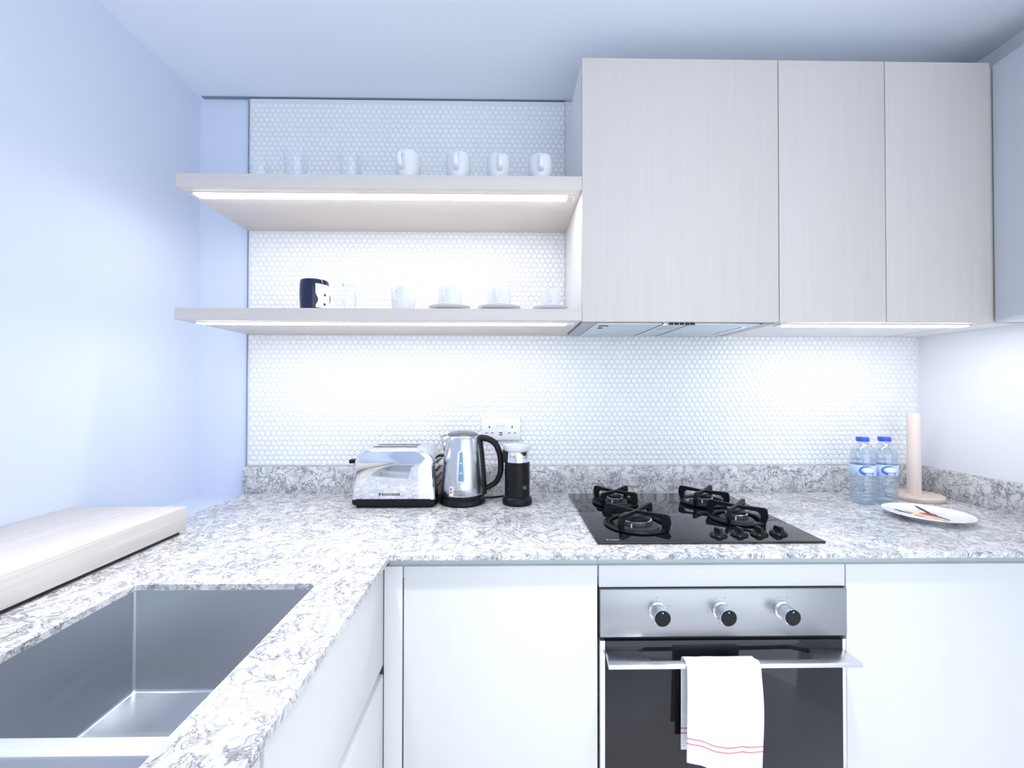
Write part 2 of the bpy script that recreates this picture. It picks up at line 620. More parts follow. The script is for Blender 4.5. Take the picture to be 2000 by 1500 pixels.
# ------------------------------------------------------------------ the room
wb = struct(box('wall_back', 'paint', XW - 0.12, XR + 0.12, YB, YB + 0.12, 0, ZCEIL + 0.1))
struct(box('wall_left', 'paint', XW - 0.12, XW, YREAR, YB, 0, ZCEIL + 0.1))
struct(box('wall_right', 'paint_white', XR, XR + 0.12, -1.55, YB, 0, ZCEIL + 0.1))
struct(box('ceiling', 'ceil', XW - 0.12, XR + 0.12, YREAR, YB, ZCEIL, ZCEIL + 0.1))
struct(box('wall_rear', 'paint', XW - 0.12, -0.30, YREAR - 0.12, YREAR, 0, ZCEIL + 0.1))  # unseen wall piece, added to dim what the toaster reflects
struct(box('floor', 'floor', XW - 0.12, XR + 0.12, YREAR, YB + 0.12, -0.05, 0))
# mosaic: grout bed on the wall, tiles proud of it
box('grout_bed', 'grout', XL, XR, 0.0022, YB, ZUP - 0.05, ZCEIL - 0.006, wb)
struct(box('trim_1', 'joint', XL - 0.0035, XL, -0.001, YB, ZUP, ZCEIL - 0.004))
struct(box('trim_2', 'joint', XW + 0.012, XC, -0.002, YB, ZCEIL - 0.0032, ZCEIL))  # dark strip stands in for the shade of the gap below the ceiling
struct(box('trim_3', 'joint_pale', XC - 0.004, XC, -0.003, 0.004, 1.49, ZCEIL - 0.006))

PT, RT = 0.0212, 0.0100
SEG = 10
tv = [(math.cos(2 * PI * i / SEG), math.sin(2 * PI * i / SEG)) for i in range(SEG)]
def tile_geo(cx, cz):
    v = [(cx + RT * a, 0.0022, cz + RT * b) for a, b in tv]
    v += [(cx + RT * 0.93 * a, 0.0006, cz + RT * 0.93 * b) for a, b in tv]
    v += [(cx + RT * 0.70 * a, 0.0, cz + RT * 0.70 * b) for a, b in tv]
    return v
tf = [(i, (i + 1) % SEG, SEG + (i + 1) % SEG, SEG + i) for i in range(SEG)]
tf += [(SEG + i, SEG + (i + 1) % SEG, 2 * SEG + (i + 1) % SEG, 2 * SEG + i) for i in range(SEG)]
tf += [tuple(range(2 * SEG, 3 * SEG))]
spots = []
row = 0
z = ZUP + RT + 0.001
while z < ZCEIL - 0.006 - RT:
    x = XL + RT + 0.002 + (PT / 2 if row % 2 else 0)
    while x < XR - RT:
        if not (x > XC + 0.02 and z > ZB + 0.02):
            spots.append((x, z))
        x += PT
    z += PT * 0.866
    row += 1
def tile_key(s):
    x, z = s
    hid = (1.485 < z) or (-0.24 < x < 0.10 and z < 1.19) or (z < 1.02)
    return (hid, x * x + (z - 1.2907) ** 2)
spots.sort(key=tile_key)
tme = bpy.data.meshes.new('mosaic_tile')
tme.from_pydata(tile_geo(0, 0), [], tf)
for p in tme.polygons: p.use_smooth = True
tme.materials.append(M['tile'])
for s in spots[:300]:
    o = bpy.data.objects.new('mosaic_tile', tme)
    o.location = (s[0], 0, s[1])
    COL.objects.link(o)
    o.parent = wb
V, F = [], []
for s in spots[300:]:
    b0 = len(V)
    V += tile_geo(*s)
    F += [tuple(b0 + i for i in f) for f in tf]
me = bpy.data.meshes.new('mosaic_field')
me.from_pydata(V, [], F)
for p in me.polygons: p.use_smooth = True
me.materials.append(M['tile'])
o = bpy.data.objects.new('mosaic_field', me)
COL.objects.link(o); o.parent = wb
o['kind'] = 'stuff'


# ceiling downlights above the worktop (out of frame)
def downlight(x, y, label, power):
    t = thing('ceiling_downlight', label, 'downlight', (x, y, ZCEIL), 'recessed ceiling downlights')
    lathe('trim_ring', 'alu', [(0.036, 0), (0.036, -0.004), (0.046, -0.005), (0.050, -0.002), (0.050, 0)], t, 32)
    lathe('lens', 'lamp', [(0.0, -0.0015), (0.036, -0.0015), (0.036, -0.0005)], t, 32)
    ld = bpy.data.lights.new('downlight_beam', 'SPOT')
    ld.energy = power
    ld.spot_size = math.radians(66)
    ld.spot_blend = 0.9
    ld.shadow_soft_size = 0.035
    ld.color = (1.0, 0.98, 0.97)
    lo = bpy.data.objects.new('downlight_beam', ld)
    COL.objects.link(lo)
    lo.parent = t
    lo.location = (0, 0, -0.012)
downlight(-0.45, -1.00, 'round recessed ceiling downlight over the sink', SPOT_POWER)
downlight(0.50, -1.05, 'round recessed ceiling downlight in front of the oven', SPOT_POWER)
downlight(1.25, -1.60, 'round recessed ceiling downlight near the right wall', SPOT_POWER)


# ------------------------------------------------------------------ worktop, upstands, ledge
PX0, PX1 = -0.965, -0.2703         # peninsula worktop
YF = -0.62
YEND = -1.95
SX0, SX1, SY0, SY1 = -0.739, -0.378, -1.46, -0.762   # sink cut-out
wt = slab_hole('worktop', 'stone',
               [(XL, -0.001), (XL, -0.06), (PX0, YEND), (PX1, YEND), (PX1, YF), (XR, YF), (XR, -0.001)],
               [rrect(SX0, SX1, SY0, SY1, 0.018, 6)], ZC - 0.013, ZC)
bev = wt.modifiers.new('edge', 'BEVEL'); bev.width = 0.0012; bev.segments = 2; bev.limit_method = 'ANGLE'; bev.angle_limit = math.radians(50)
tag(wt, 'L-shaped speckled grey and white stone worktop running under hob and sink', 'worktop')
tag(box('back_upstand', 'stone', XL - 0.004, XR - 0.02, -0.02, 0.0, ZC, ZUP, bevel=0.001),
    'low grey speckled stone upstand along the tiled back wall', 'upstand')
tag(box('side_upstand', 'stone', XR - 0.02, XR, -2.0, 0.0, ZC, ZUP, bevel=0.001),
    'low grey speckled stone upstand along the right wall', 'upstand')
led_ = thing('breakfast_ledge', 'thick pale wooden breakfast ledge raised on the worktop beside the sink', 'ledge', (-1.012, -1.2, ZC))
box('board', 'wood_y', -0.152, 0.150, -0.75, 0.745, 0.010, 0.071, led_, bevel=0.0012)
box('shadow_gap_batten', 'dark', -0.130, 0.140, -0.74, 0.732, 0.0, 0.010, led_)  # dark strip put in as the shade between ledge and worktop
# added filler box that keeps the gap between worktop and wall light
struct(box('wall_low', 'paint', XW, PX0 + 0.02, YEND, YB, 0, ZC - 0.014))

# ------------------------------------------------------------------ sink
sk = thing('sink', 'double-bowl stainless steel undermount sink with low divider', 'sink', (-0.56, -1.11, 0.66))
def bowl(name, x0, x1, y0, y1, z0, z1, r=0.006):
    """open-topped rounded tub with inner faces"""
    bm = bmesh.new()
    rings = []
    for (ins, zz) in ((-0.001, z1), (0.0, z1 - 0.004), (0.0, z0 + r), (r * 0.3, z0 + r * 0.3), (r, z0)):
        pts = rrect(x0 + ins, x1 - ins, y0 + ins, y1 - ins, r, 5)
        rings.append([bm.verts.new((p[0], p[1], zz)) for p in pts])
    for A, B in zip(rings, rings[1:]):
        n = len(A)
        for i in range(n):
            bm.faces.new((A[i], A[(i + 1) % n], B[(i + 1) % n], B[i]))
    bm.faces.new(rings[-1])
    return finish(bm, name, 'sink', sk, 45)
ox, oy, oz = sk.location
bowl('bowl', -0.742 - ox, -0.374 - ox, -1.466 - oy, -0.758 - oy, 0.685 - oz, 0.887 - oz)
box('divider', 'divider', -0.7415 - ox, -0.3745 - ox, -1.1265 - oy, -1.0975 - oy, 0.6853 - oz, 0.868 - oz, sk, bevel=0.004)
for yy in (-0.93, -1.30):
    lathe('drain', 'chrome', [(0, 0.002), (0.028, 0.002), (0.040, 0.004), (0.044, 0.0)], sk, 32, c=(-0.558 - ox, yy - oy, 0.6852 - oz))

# ------------------------------------------------------------------ base cabinets
YD = -0.60
DZ = 0.8655
def base_unit(name, label, x0, x1):
    t = thing(name, label, 'cabinet', ((x0 + x1) / 2, -0.30, 0), 'white base cabinets')
    h = (x1 - x0) / 2
    box('carcass', 'carcass', -h, h, -0.280, 0.28, 0.10, 0.886, t)
    box('door', 'white', -h + 0.0015, h - 0.0015, -0.300, -0.281, 0.11, DZ, t, bevel=0.0015)
    box('grip_channel', 'channel', -h, h, -0.292, -0.2805, DZ - 0.03, 0.8865, t)
    box('plinth', 'white', -h, h, -0.25, -0.235, 0.0, 0.10, t)
    return t
base_unit('base_cabinet', 'white handleless base cabinet between the corner and the oven', -0.2437, 0.2225)
base_unit('base_cabinet', 'white handleless base cabinet right of the oven', 0.8240, 1.500)
cp = thing('corner_post', 'narrow white corner filler between sink units and base cabinet', 'filler', (-0.27, -0.59, 0))
box('post', 'white', -0.0190, 0.0243, -0.010, 0.005, 0.1, DZ, cp, bevel=0.001)
box('grip_channel', 'channel', -0.010, 0.0263, -0.002, 0.01, DZ - 0.03, 0.8865, cp)
# filler strip that ends the run at the right wall
tag(box('end_filler', 'white', 1.502, XR, -0.598, -0.58, 0.0, 0.886), 'white filler strip closing the base run at the right wall', 'filler')

# oven housing: filler rail above the oven and side panels
oh = thing('oven_housing', 'white built-under oven housing with filler rail above the oven', 'cabinet', (0.5235, -0.30, 0))
box('filler_rail', 'white', -0.2985, 0.2985, -0.300, -0.281, 0.8135, DZ, oh, bevel=0.001)
box('side_panel', 'carcass', -0.300, -0.2985, -0.28, 0.28, 0.0, 0.886, oh)
box('side_panel', 'carcass', 0.2985, 0.300, -0.28, 0.28, 0.0, 0.886, oh)
box('grip_channel', 'channel', -0.300, 0.300, -0.292, -0.2805, DZ - 0.03, 0.8865, oh)
box('plinth', 'white', -0.297, 0.297, -0.30, -0.285, 0.0, 0.205, oh)

# sink units facing the room (+X side of the peninsula)
def pen_unit(label, y0, y1, ztop, grooves):
    t = thing('sink_unit', label, 'cabinet', (-0.60, (y0 + y1) / 2, 0), 'peninsula cabinets')
    h = (y1 - y0) / 2
    X0 = 0.290
    # hollow carcass so that the sink hangs inside it
    box('back_panel', 'carcass', -0.34, -0.325, -h, h, 0.1, 0.886, t)
    box('bottom_panel', 'carcass', -0.325, X0, -h, h, 0.10, 0.118, t)
    zs = [0.11] + [g for g in grooves] + [ztop]
    lo = 0.11
    for (g0, g1) in grooves:
        box('drawer_front', 'white', X0 + 0.001, X0 + 0.020, -h + 0.0015, h - 0.0015, lo, g0, t, bevel=0.0015)
        box('grip_channel', 'white', X0 - 0.010, X0 + 0.006, -h, h, g0 - 0.012, g1 + 0.012, t)
        lo = g1
    box('drawer_front', 'white', X0 + 0.001, X0 + 0.020, -h + 0.0015, h - 0.0015, lo, ztop, t, bevel=0.0015)
    box('grip_channel', 'channel', X0 - 0.006, X0 + 0.004, -h, h, ztop - 0.03, 0.8865, t)
    return t
pen_unit('white sink unit with two wide handleless drawers beside the corner', -1.106, -0.5992, DZ, [(0.612, 0.634)])
pen_unit('white sink unit at the near end of the peninsula', -1.94, -1.112, 0.856, [(0.612, 0.634)])

# ------------------------------------------------------------------ oven
ov = thing('oven', 'stainless steel built-in oven with three knobs and black glass door', 'oven', (0.5235, -0.60, 0.215))
oz = 0.215
box('body', 'dark', -0.297, 0.297, 0.004, 0.53, 0.0, 0.597, ov)
pan = box('control_panel', 'steel', -0.2975, 0.2975, -0.008, 0.012, 0.6985 - oz, 0.8105 - oz, ov, bevel=0.0015)
for i, kx in enumerate((0.362, 0.5155, 0.665)):
    k = lathe('knob', 'chrome', [(0.0, -0.008), (0.020, -0.008), (0.021, -0.012), (0.0175, -0.014), (0.0178, -0.034), (0.0192, -0.041), (0.0192, -0.044), (0.0182, -0.045)],
              ov, 40, 'Y', (kx - 0.5235, 0, 0.7613 - oz))
    cpn = lathe('knob_face', 'black', [(0.0, -0.0462), (0.017, -0.0462), (0.0183, -0.0450), (0.0183, -0.043)], None, 40, 'Y', (kx - 0.5235, 0, 0.7613 - oz))
    cpn.parent = k
    pip = box('pointer_dot', 'print_white', kx - 0.5235 - 0.0012, kx - 0.5235 + 0.0012, -0.0468, -0.0460, 0.7613 - oz + 0.012, 0.7613 - oz + 0.0145)
    pip.parent = k
    for a in (70, 110, 190, 260, 330) if i else (90, 20, 160, 250):
        rr = 0.031
        mx_, mz_ = kx - 0.5235 + rr * math.cos(math.radians(a)), 0.7613 - oz + rr * math.sin(math.radians(a))
        mk = box('dial_mark', 'grey_ink', mx_ - 0.0009, mx_ + 0.0009, -0.0084, -0.0079, mz_ - 0.0009, mz_ + 0.0009)
        mk.parent = pan
dr = box('door_glass', 'ovenglass', -0.285, 0.288, -0.006, 0.014, 0.225 - oz, 0.6885 - oz, ov, bevel=0.001)
box('door_frame', 'alu', -0.2975, -0.2852, -0.005, 0.014, 0.225 - oz, 0.6885 - oz, ov, bevel=0.001)
box('door_frame', 'alu', 0.2882, 0.2975, -0.005, 0.014, 0.225 - oz, 0.6885 - oz, ov, bevel=0.001)
# flat bar handle: brackets at both ends and a slim front bar
bm = bmesh.new()
hz0, hz1 = 0.6555 - oz, 0.6660 - oz
poly = [(-0.284, -0.006), (-0.205, -0.006), (-0.190, -0.046), (0.190, -0.046), (0.205, -0.006), (0.290, -0.006), (0.292, -0.060), (-0.290, -0.060)]
prism_bm(bm, poly, FXY, hz0, hz1)
bmesh.ops.bevel(bm, geom=list(bm.edges), offset=0.0012, segments=2, profile=0.5, affect='EDGES')
finish(bm, 'door_handle', 'alu', ov, 35)

# ------------------------------------------------------------------ tea towel on the oven handle
def make_towel():
    x0, x1 = 0.4095, 0.578
    NX, NS = 36, 60
    # path over the handle in (y, z): behind, over the top, down the front
    zt = 0.6665
    path = [(-0.629, 0.450), (-0.6305, 0.55), (-0.6315, 0.650), (-0.634, 0.6655), (-0.640, 0.6705), (-0.649, 0.6705), (-0.658, 0.6690), (-0.6640, 0.660), (-0.6660, 0.640), (-0.668, 0.58), (-0.669, 0.50), (-0.670, 0.40)]
    pts = spline([(0, y, z) for y, z in path], 8)
    cum = [0]
    for a, b in zip(pts, pts[1:]):
        cum.append(cum[-1] + (b - a).length)
    T = cum[-1]
    def at(s):
        for i in range(len(cum) - 1):
            if cum[i + 1] >= s:
                f = (s - cum[i]) / max(1e-9, cum[i + 1] - cum[i])
                return pts[i].lerp(pts[i + 1], f)
        return pts[-1]
    bm = bmesh.new()
    uvl = bm.loops.layers.uv.new('UVMap')
    grid = []
    fl = T - 0.245                 # where the front begins
    for i in range(NS + 1):
        rowv = []
        for j in range(NX + 1):
            u = j / NX
            # hem is lower at the right, bites in at the left third
            hem = -0.006 * math.cos(u * 6.5) + 0.020 * u
            Lend = T - 0.049 + hem
            s = Lend * i / NS
            p = at(s)
            fr = max(0.0, min(1.0, (s - fl) / 0.2))
            wv = 0.0035 * math.sin(u * 7.5 + 0.6) + 0.0025 * math.sin(u * 15 + 1.2 + fr)
            dy = -(abs(wv) + wv) * 0.9 * fr
            xx = x0 + (x1 - x0) * u
            # left fold: a strip that turns back, right edge narrows with a curve
            if u < 0.12:
                dy += 0.007 * (1 - u / 0.12) * fr
            xx += (-0.004 * fr if u < 0.5 else 0.003 * math.sin(fr * PI * 1.3)) * abs(2 * u - 1)
            if i < NS * 0.5 and u > 0.9:
                xx -= 0.006 * (u - 0.9) / 0.1 * (1 - fr)
            rowv.append((bm.verts.new((xx, p.y + dy, p.z + 0.0015 * fr * math.sin(u * 9))), u, i / NS, s, Lend))
        grid.append(rowv)
    Tm = T
    for i in range(NS):
        for j in range(NX):
            q = (grid[i][j], grid[i][j + 1], grid[i + 1][j + 1], grid[i + 1][j])
            f = bm.faces.new([a[0] for a in q])
            for l, a in zip(f.loops, q):
                l[uvl].uv = (a[1], min(a[4] - a[3], a[3] + 0.004) * 3.0)
    bmesh.ops.recalc_face_normals(bm, faces=bm.faces)
    me = bpy.data.meshes.new('tea_towel')
    bm.to_mesh(me); bm.free()
    for p in me.polygons: p.use_smooth = True
    me.materials.append(M['towel'])
    o = bpy.data.objects.new('tea_towel', me)
    COL.objects.link(o)
    s = o.modifiers.new('thickness', 'SOLIDIFY'); s.thickness = 0.0016; s.offset = 0
    return o
tag(make_towel(), 'white cotton tea towel with two thin red lines over the oven handle', 'towel')

# ------------------------------------------------------------------ wall cabinets
def carcass(t, x0, x1, zlow=ZB, left='wood_v'):
    """hollow box of boards in t's space"""
    y0, y1 = YS + 0.020, YB - 0.0125
    box('side_panel', left, x0, x0 + 0.016, y0, y1, zlow, ZT, t)
    box('side_panel', 'wood_v', x1 - 0.016, x1, y0, y1, zlow, ZT, t)
    box('bottom_panel', 'carcass', x0 + 0.016, x1 - 0.016, y0, y1, zlow, zlow + 0.016, t)
    box('top_panel', 'carcass', x0 + 0.016, x1 - 0.016, y0, y1, ZT - 0.016, ZT, t)
    box('back_panel', 'carcass', x0 + 0.016, x1 - 0.016, y1 - 0.006, y1, zlow + 0.016, ZT - 0.016, t)
hc = thing('hood_cabinet', 'pale oak wall cabinet with a single wide door above the hob', 'cabinet', (0, 0, 0), 'pale oak wall cabinets')
carcass(hc, XC, X2 - 0.0005, 1.512, 'carcass')
box('door', 'wood_v', XC, X2 - 0.0016, YS, YS + 0.019, ZB, ZT, hc, bevel=0.0008)
wc = thing('wall_cabinet', 'pale oak two-door wall cabinet in the right corner', 'cabinet', (0, 0, 0), 'pale oak wall cabinets')
carcass(wc, X2 + 0.0005, 1.475)
box('door', 'wood_v', X2 + 0.0014, X3 - 0.0014, YS, YS + 0.019, ZB, ZT, wc, bevel=0.0008)
box('door', 'wood_v', X3 + 0.0014, X4 - 0.004, YS, YS + 0.019, ZB, ZT, wc, bevel=0.0008)
box('corner_filler', 'wood_v', X4 - 0.001, XR - 0.001, YS + 0.004, YS + 0.022, ZB, ZT - 0.012, wc)
box('corner_base', 'carcass', 1.475, XR - 0.001, YS + 0.022, -0.001, ZB, ZB + 0.016, wc)
lp = box('led_profile', 'alu', 0.846, 1.445, -0.328, -0.290, ZB - 0.004, ZB + 0.001, wc)
e = box('led_diffuser', 'led2', 0.870, 1.438, -0.325, -0.293, ZB - 0.0062, ZB - 0.0040); e.parent = lp
# shallow cabinet on the right wall
sc_ = thing('side_cabinet', 'shallow pale wall cabinet on the right wall, cut by the frame', 'cabinet', (XR, -0.36, 0))
xo = 1.479 - XR
box('body', 'carcass', xo + 0.018, -0.0005, -1.10, 0.002, ZB + 0.002, 2.275, sc_)
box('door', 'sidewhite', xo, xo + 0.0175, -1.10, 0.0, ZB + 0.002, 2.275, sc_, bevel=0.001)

# ------------------------------------------------------------------ cooker hood under the hood cabinet
hd = thing('cooker_hood', 'slim grey built-in cooker hood with two filter panels under the cabinet', 'cooker hood', (0.526, -0.18, ZB))
hw, hy0, hy1 = 0.294, -0.155, 0.150
box('housing', 'hoodgrey', -hw, hw, hy0, hy1, 0.002, 0.0205, hd, bevel=0.001)
box('side_rail', 'hoodgrey', -hw, -hw + 0.042, hy0, hy1, -0.003, 0.002, hd)
box('side_rail', 'hoodgrey', hw - 0.036, hw, hy0, hy1, -0.003, 0.002, hd)
f1 = box('filter_panel', 'filter', -hw + 0.044, -0.047, hy0 + 0.004, hy1 - 0.004, -0.004, 0.001, hd, bevel=0.001)
f2 = box('filter_panel', 'filter', 0.045, hw - 0.038, hy0 + 0.004, hy1 - 0.004, -0.004, 0.001, hd, bevel=0.001)
cs = box('light_panel', 'filter', -0.032, 0.043, hy0 + 0.004, hy1 - 0.004, -0.001, 0.002, hd)
for lx in (-0.0445, ):
    box('divider_rail', 'alu', lx, lx + 0.011, hy0 + 0.004, hy1 - 0.004, -0.006, 0.001, hd)
lens = box('lamp_cover', 'lid_clear', -0.020, 0.030, -0.10, -0.02, -0.003, -0.001); lens.parent = cs
for i in range(5):
    bt = box('button', 'dark', -0.026 + i * 0.0165, -0.015 + i * 0.0165, hy0 - 0.001, hy0 + 0.006, -0.006, 0.001); bt.parent = cs
lt = box('latch', 'dark', -0.228, -0.213, -0.075, -0.065, -0.006, -0.004); lt.parent = f1
lt = box('latch', 'dark', -0.235, -0.205, -0.120, -0.114, -0.006, -0.004); lt.parent = f1
lt = box('latch', 'alu', 0.225, 0.240, -0.10, 0.10, -0.007, -0.004); lt.parent = f2

# ------------------------------------------------------------------ floating shelves with light strips
def shelf(name, label, z0, z1, lx0, lx1, ly):
    t = thing(name, label, 'shelf', ((XL + XC) / 2, 0, z0), 'floating shelves with light strips')
    cx = (XL + XC) / 2
    box('board', 'wood_h', XL - 0.002 - cx, XC - 0.0008 - cx, YS, -0.001, 0, z1 - z0, t, bevel=0.001)
    p = box('led_profile', 'alu', lx0 - cx, lx1 - cx, ly - 0.020, ly + 0.020, -0.0022, 0.001, t)
    e = box('led_diffuser', 'led', lx0 + 0.012 - cx, lx1 - 0.024 - cx, ly - 0.0160, ly + 0.0160, -0.0042, -0.0021); e.parent = p
    c = box('end_cap', 'beech', lx1 - 0.004 - cx, lx1 - cx, ly - 0.020, ly + 0.020, -0.004, -0.002); c.parent = p
    return t
S1B, S1T, S2B, S2T = 1.8857, 1.9263, 1.4938, 1.5282
shelf('wall_shelf', 'upper pale oak shelf with light strip, carrying glasses and white mugs', S1B, S1T, -0.962, 0.214, -0.305)
shelf('wall_shelf', 'lower pale oak shelf with light strip, carrying the navy mug and cups', S2B, S2T, -0.958, 0.214, -0.292)

# ------------------------------------------------------------------ gas hob
hb = thing('gas_hob', 'black glass gas hob with four burners and front knobs', 'hob', (0.519, -0.31, ZC))
gl = box('glass_plate', 'blackglass', -0.2885, 0.2890, -0.248, 0.252, 0.0, 0.0065, hb, bevel=0.0012)
# maker's lettering at the front left corner
text('lettering', 'pale_ink', 'Franke', 0.010, 0.030, lambda x, y, z: Vector((-0.262 + x, -0.236 + y, 0.0068 + z * 0.2)), None).parent = gl
def burner(x, y, R, r, supr, ang):
    b = lathe('burner', 'dark', [(0, 0.0066), (R, 0.0066), (R, 0.010), (R * 0.9, 0.0125), (r * 1.02, 0.013), (r * 1.02, 0.016), (0, 0.016)], hb, 40, c=(x, y, 0))
    c = lathe('burner_ring', 'burner', [(r * 0.98, 0.015), (r, 0.018), (r, 0.025), (r * 0.94, 0.0265), (r * 0.6, 0.0265)], None, 40, c=(x, y, 0)); c.parent = b
    # flame slots around the ring
    bm = bmesh.new()
    n = 26
    for i in range(n):
        a = 2 * PI * i / n
        q = bmesh.ops.create_cube(bm, size=1)['verts']
        for v in q:
            p = Vector((r + v.co.x * 0.0012, v.co.y * 0.0016, 0.0215 + v.co.z * 0.006))
            v.co = Matrix.Rotation(a, 3, 'Z') @ p + Vector((x, y, 0))
    f = finish(bm, 'flame_slots', 'dark', None); f.parent = b
    c = lathe('burner_cap', 'blackmat', [(r * 0.62, 0.026), (r * 0.88, 0.0265), (r * 0.90, 0.030), (r * 0.80, 0.0325), (0, 0.0325)], None, 40, c=(x, y, 0)); c.parent = b
    # spark plug
    s = lathe('igniter', 'ceramic', [(0.0, 0.024), (0.0016, 0.0235), (0.002, 0.013)], None, 10, c=(x - r * 0.6, y - r * 1.0, 0)); s.parent = b
    # pan support: foot ring and two crossing arches
    bm = bmesh.new()
    rr = supr * 0.86
    prof = [(rr - 0.008, 0.0075), (rr + 0.006, 0.0075), (rr + 0.008, 0.011), (rr + 0.004, 0.015), (rr - 0.006, 0.015), (rr - 0.009, 0.011), (rr - 0.008, 0.0075)]
    lathe_bm(bm, prof, 40, c=(x, y, 0))
    H = 0.050
    for a in (ang, ang + PI / 2):
        ca, sa = math.cos(a), math.sin(a)
        s = supr
        pts = [(-s * 0.96, 0.008), (-s * 1.04, 0.030), (-s, H), (-s * 0.90, H + 0.003), (0, H - 0.001), (s * 0.90, H + 0.003), (s, H), (s * 1.04, 0.030), (s * 0.96, 0.008),
               (s * 0.78, 0.008), (s * 0.80, 0.030), (s * 0.70, H - 0.010), (0, H - 0.009), (-s * 0.70, H - 0.010), (-s * 0.80, 0.030), (-s * 0.78, 0.008)]
        th = 0.0045
        prism_bm(bm, pts, lambda p, l, ca=ca, sa=sa: Vector((x + p[0] * ca - l * sa, y + p[0] * sa + l * ca, p[1])), -th, th)
    g = finish(bm, 'pan_support', 'blackmat', hb)
    bv = g.modifiers.new('soft', 'BEVEL'); bv.width = 0.0012; bv.segments = 2; bv.limit_method = 'ANGLE'
burner(0.368 - 0.519, -0.425 + 0.31, 0.062, 0.043, 0.096, math.radians(-43))
burner(0.368 - 0.519, -0.190 + 0.31, 0.042, 0.026, 0.080, math.radians(-45))
burner(0.668 - 0.519, -0.190 + 0.31, 0.046, 0.030, 0.080, math.radians(-43))
burner(0.680 - 0.519, -0.375 + 0.31, 0.046, 0.030, 0.080, math.radians(-43))
for kx, ky in ((0.556, -0.517), (0.613, -0.513), (0.667, -0.510), (0.722, -0.505)):
    k = lathe('knob', 'black', [(0, 0.0066), (0.0215, 0.0066), (0.0215, 0.010), (0.0190, 0.0125), (0.0175, 0.016), (0, 0.016)], hb, 32, c=(kx - 0.519, ky + 0.31, 0))
    gr = prism('grip', 'black', [(-0.018, 0.014), (0.018, 0.014), (0.0165, 0.020), (0.012, 0.0265), (-0.012, 0.0285), (-0.0175, 0.020)],
               lambda p, l, kx=kx, ky=ky: Vector((kx - 0.519 + l, ky + 0.31 + p[0], p[1])), -0.0045, 0.0045, None, None, 0.001)
    gr.parent = k

# ------------------------------------------------------------------ toaster
ts = thing('toaster', 'polished chrome two-slot toaster with black base', 'toaster', (-0.366, -0.140, ZC))
def toaster_body():
    bm = bmesh.new()
    rings = []
    D0, D1 = -0.0850, 0.0850
    def prof(ins, drop=0.0):
        out = []
        w0, w1 = 0.1370 - ins, 0.1300 - ins       # half width at bottom and at the top
        zb, zt = 0.028, 0.1910 - ins - drop
        r = 0.052
        out.append((-w0, zb))
        for i in range(11):
            a = PI - PI / 2 * i / 10
            out.append((-w1 + r + r * math.cos(a), zt - r + r * math.sin(a)))
        for i in range(11):
            a = PI / 2 - PI / 2 * i / 10
            out.append((w1 - r + r * math.cos(a), zt - r + r * math.sin(a)))
        out.append((w0, zb))
        return out
    for (y, ins) in ((D0, 0.012), (D0 + 0.0018, 0.0060), (D0 + 0.006, 0.0020), (D0 + 0.014, 0.0), (D0 + 0.040, -0.0010), (0.0, -0.0015), (D1 - 0.040, -0.001), (D1 - 0.014, 0.0), (D1 - 0.005, 0.003), (D1, 0.012)):
        rings.append([bm.verts.new((p[0], y, p[1])) for p in prof(ins)])
    for A, B in zip(rings, rings[1:]):
        for i in range(len(A) - 1):
            bm.faces.new((A[i], A[i + 1], B[i + 1], B[i]))
        bm.faces.new((A[-1], A[0], B[0], B[-1]))
    bm.faces.new(rings[0]); bm.faces.new(rings[-1])
    return finish(bm, 'body', 'chrome', ts, 28)
tb = toaster_body()
bm = bmesh.new()
prism_bm(bm, rrect(-0.138, 0.138, -0.087, 0.087, 0.018), FXY, 0.010, 0.030)
bmesh.ops.bevel(bm, geom=[e for e in bm.edges if abs(e.verts[0].co.z - e.verts[1].co.z) < 1e-6], offset=0.003, segments=2, affect='EDGES')
bs = finish(bm, 'base', 'black', ts, 40)
prism('foot_plinth', 'black', rrect(-0.126, 0.126, -0.076, 0.076, 0.012), FXY, 0.0, 0.0105, ts, 40)
box('bread_slot', 'dark', -0.082, 0.066, -0.034, -0.014, 0.188, 0.1927, ts)
box('bread_slot', 'dark', -0.082, 0.066, 0.018, 0.038, 0.188, 0.1927, ts)
# right end: raised ribs and control dial
for i in range(4):
    zz = 0.060 + i * 0.026
    box('side_rib', 'dark', 0.1335, 0.1395 - i * 0.0008, -0.045, 0.060, zz, zz + 0.004, ts, bevel=0.001)
box('side_control', 'black', 0.128, 0.150, 0.030, 0.062, 0.148, 0.156, ts, bevel=0.002)
box('lever_slot', 'dark', -0.1372, -0.1300, -0.055, -0.045, 0.06, 0.142, ts)
box('lever', 'black', -0.152, -0.126, -0.064, -0.036, 0.142, 0.155, ts, bevel=0.003)
text('lettering', 'ink', 'BLACK+DECKER', 0.0110, 0.0600, lambda x, y, z: Vector((-0.0370 + x, -0.0857 - z * 0.3, 0.0415 + y)), None, 0.0003).parent = tb
mk = prism('emblem', 'ink', [(-0.0480, 0.0495), (-0.0400, 0.0495), (-0.0425, 0.0410), (-0.0455, 0.0410)], FXZ, -0.0858, -0.0850); mk.parent = tb

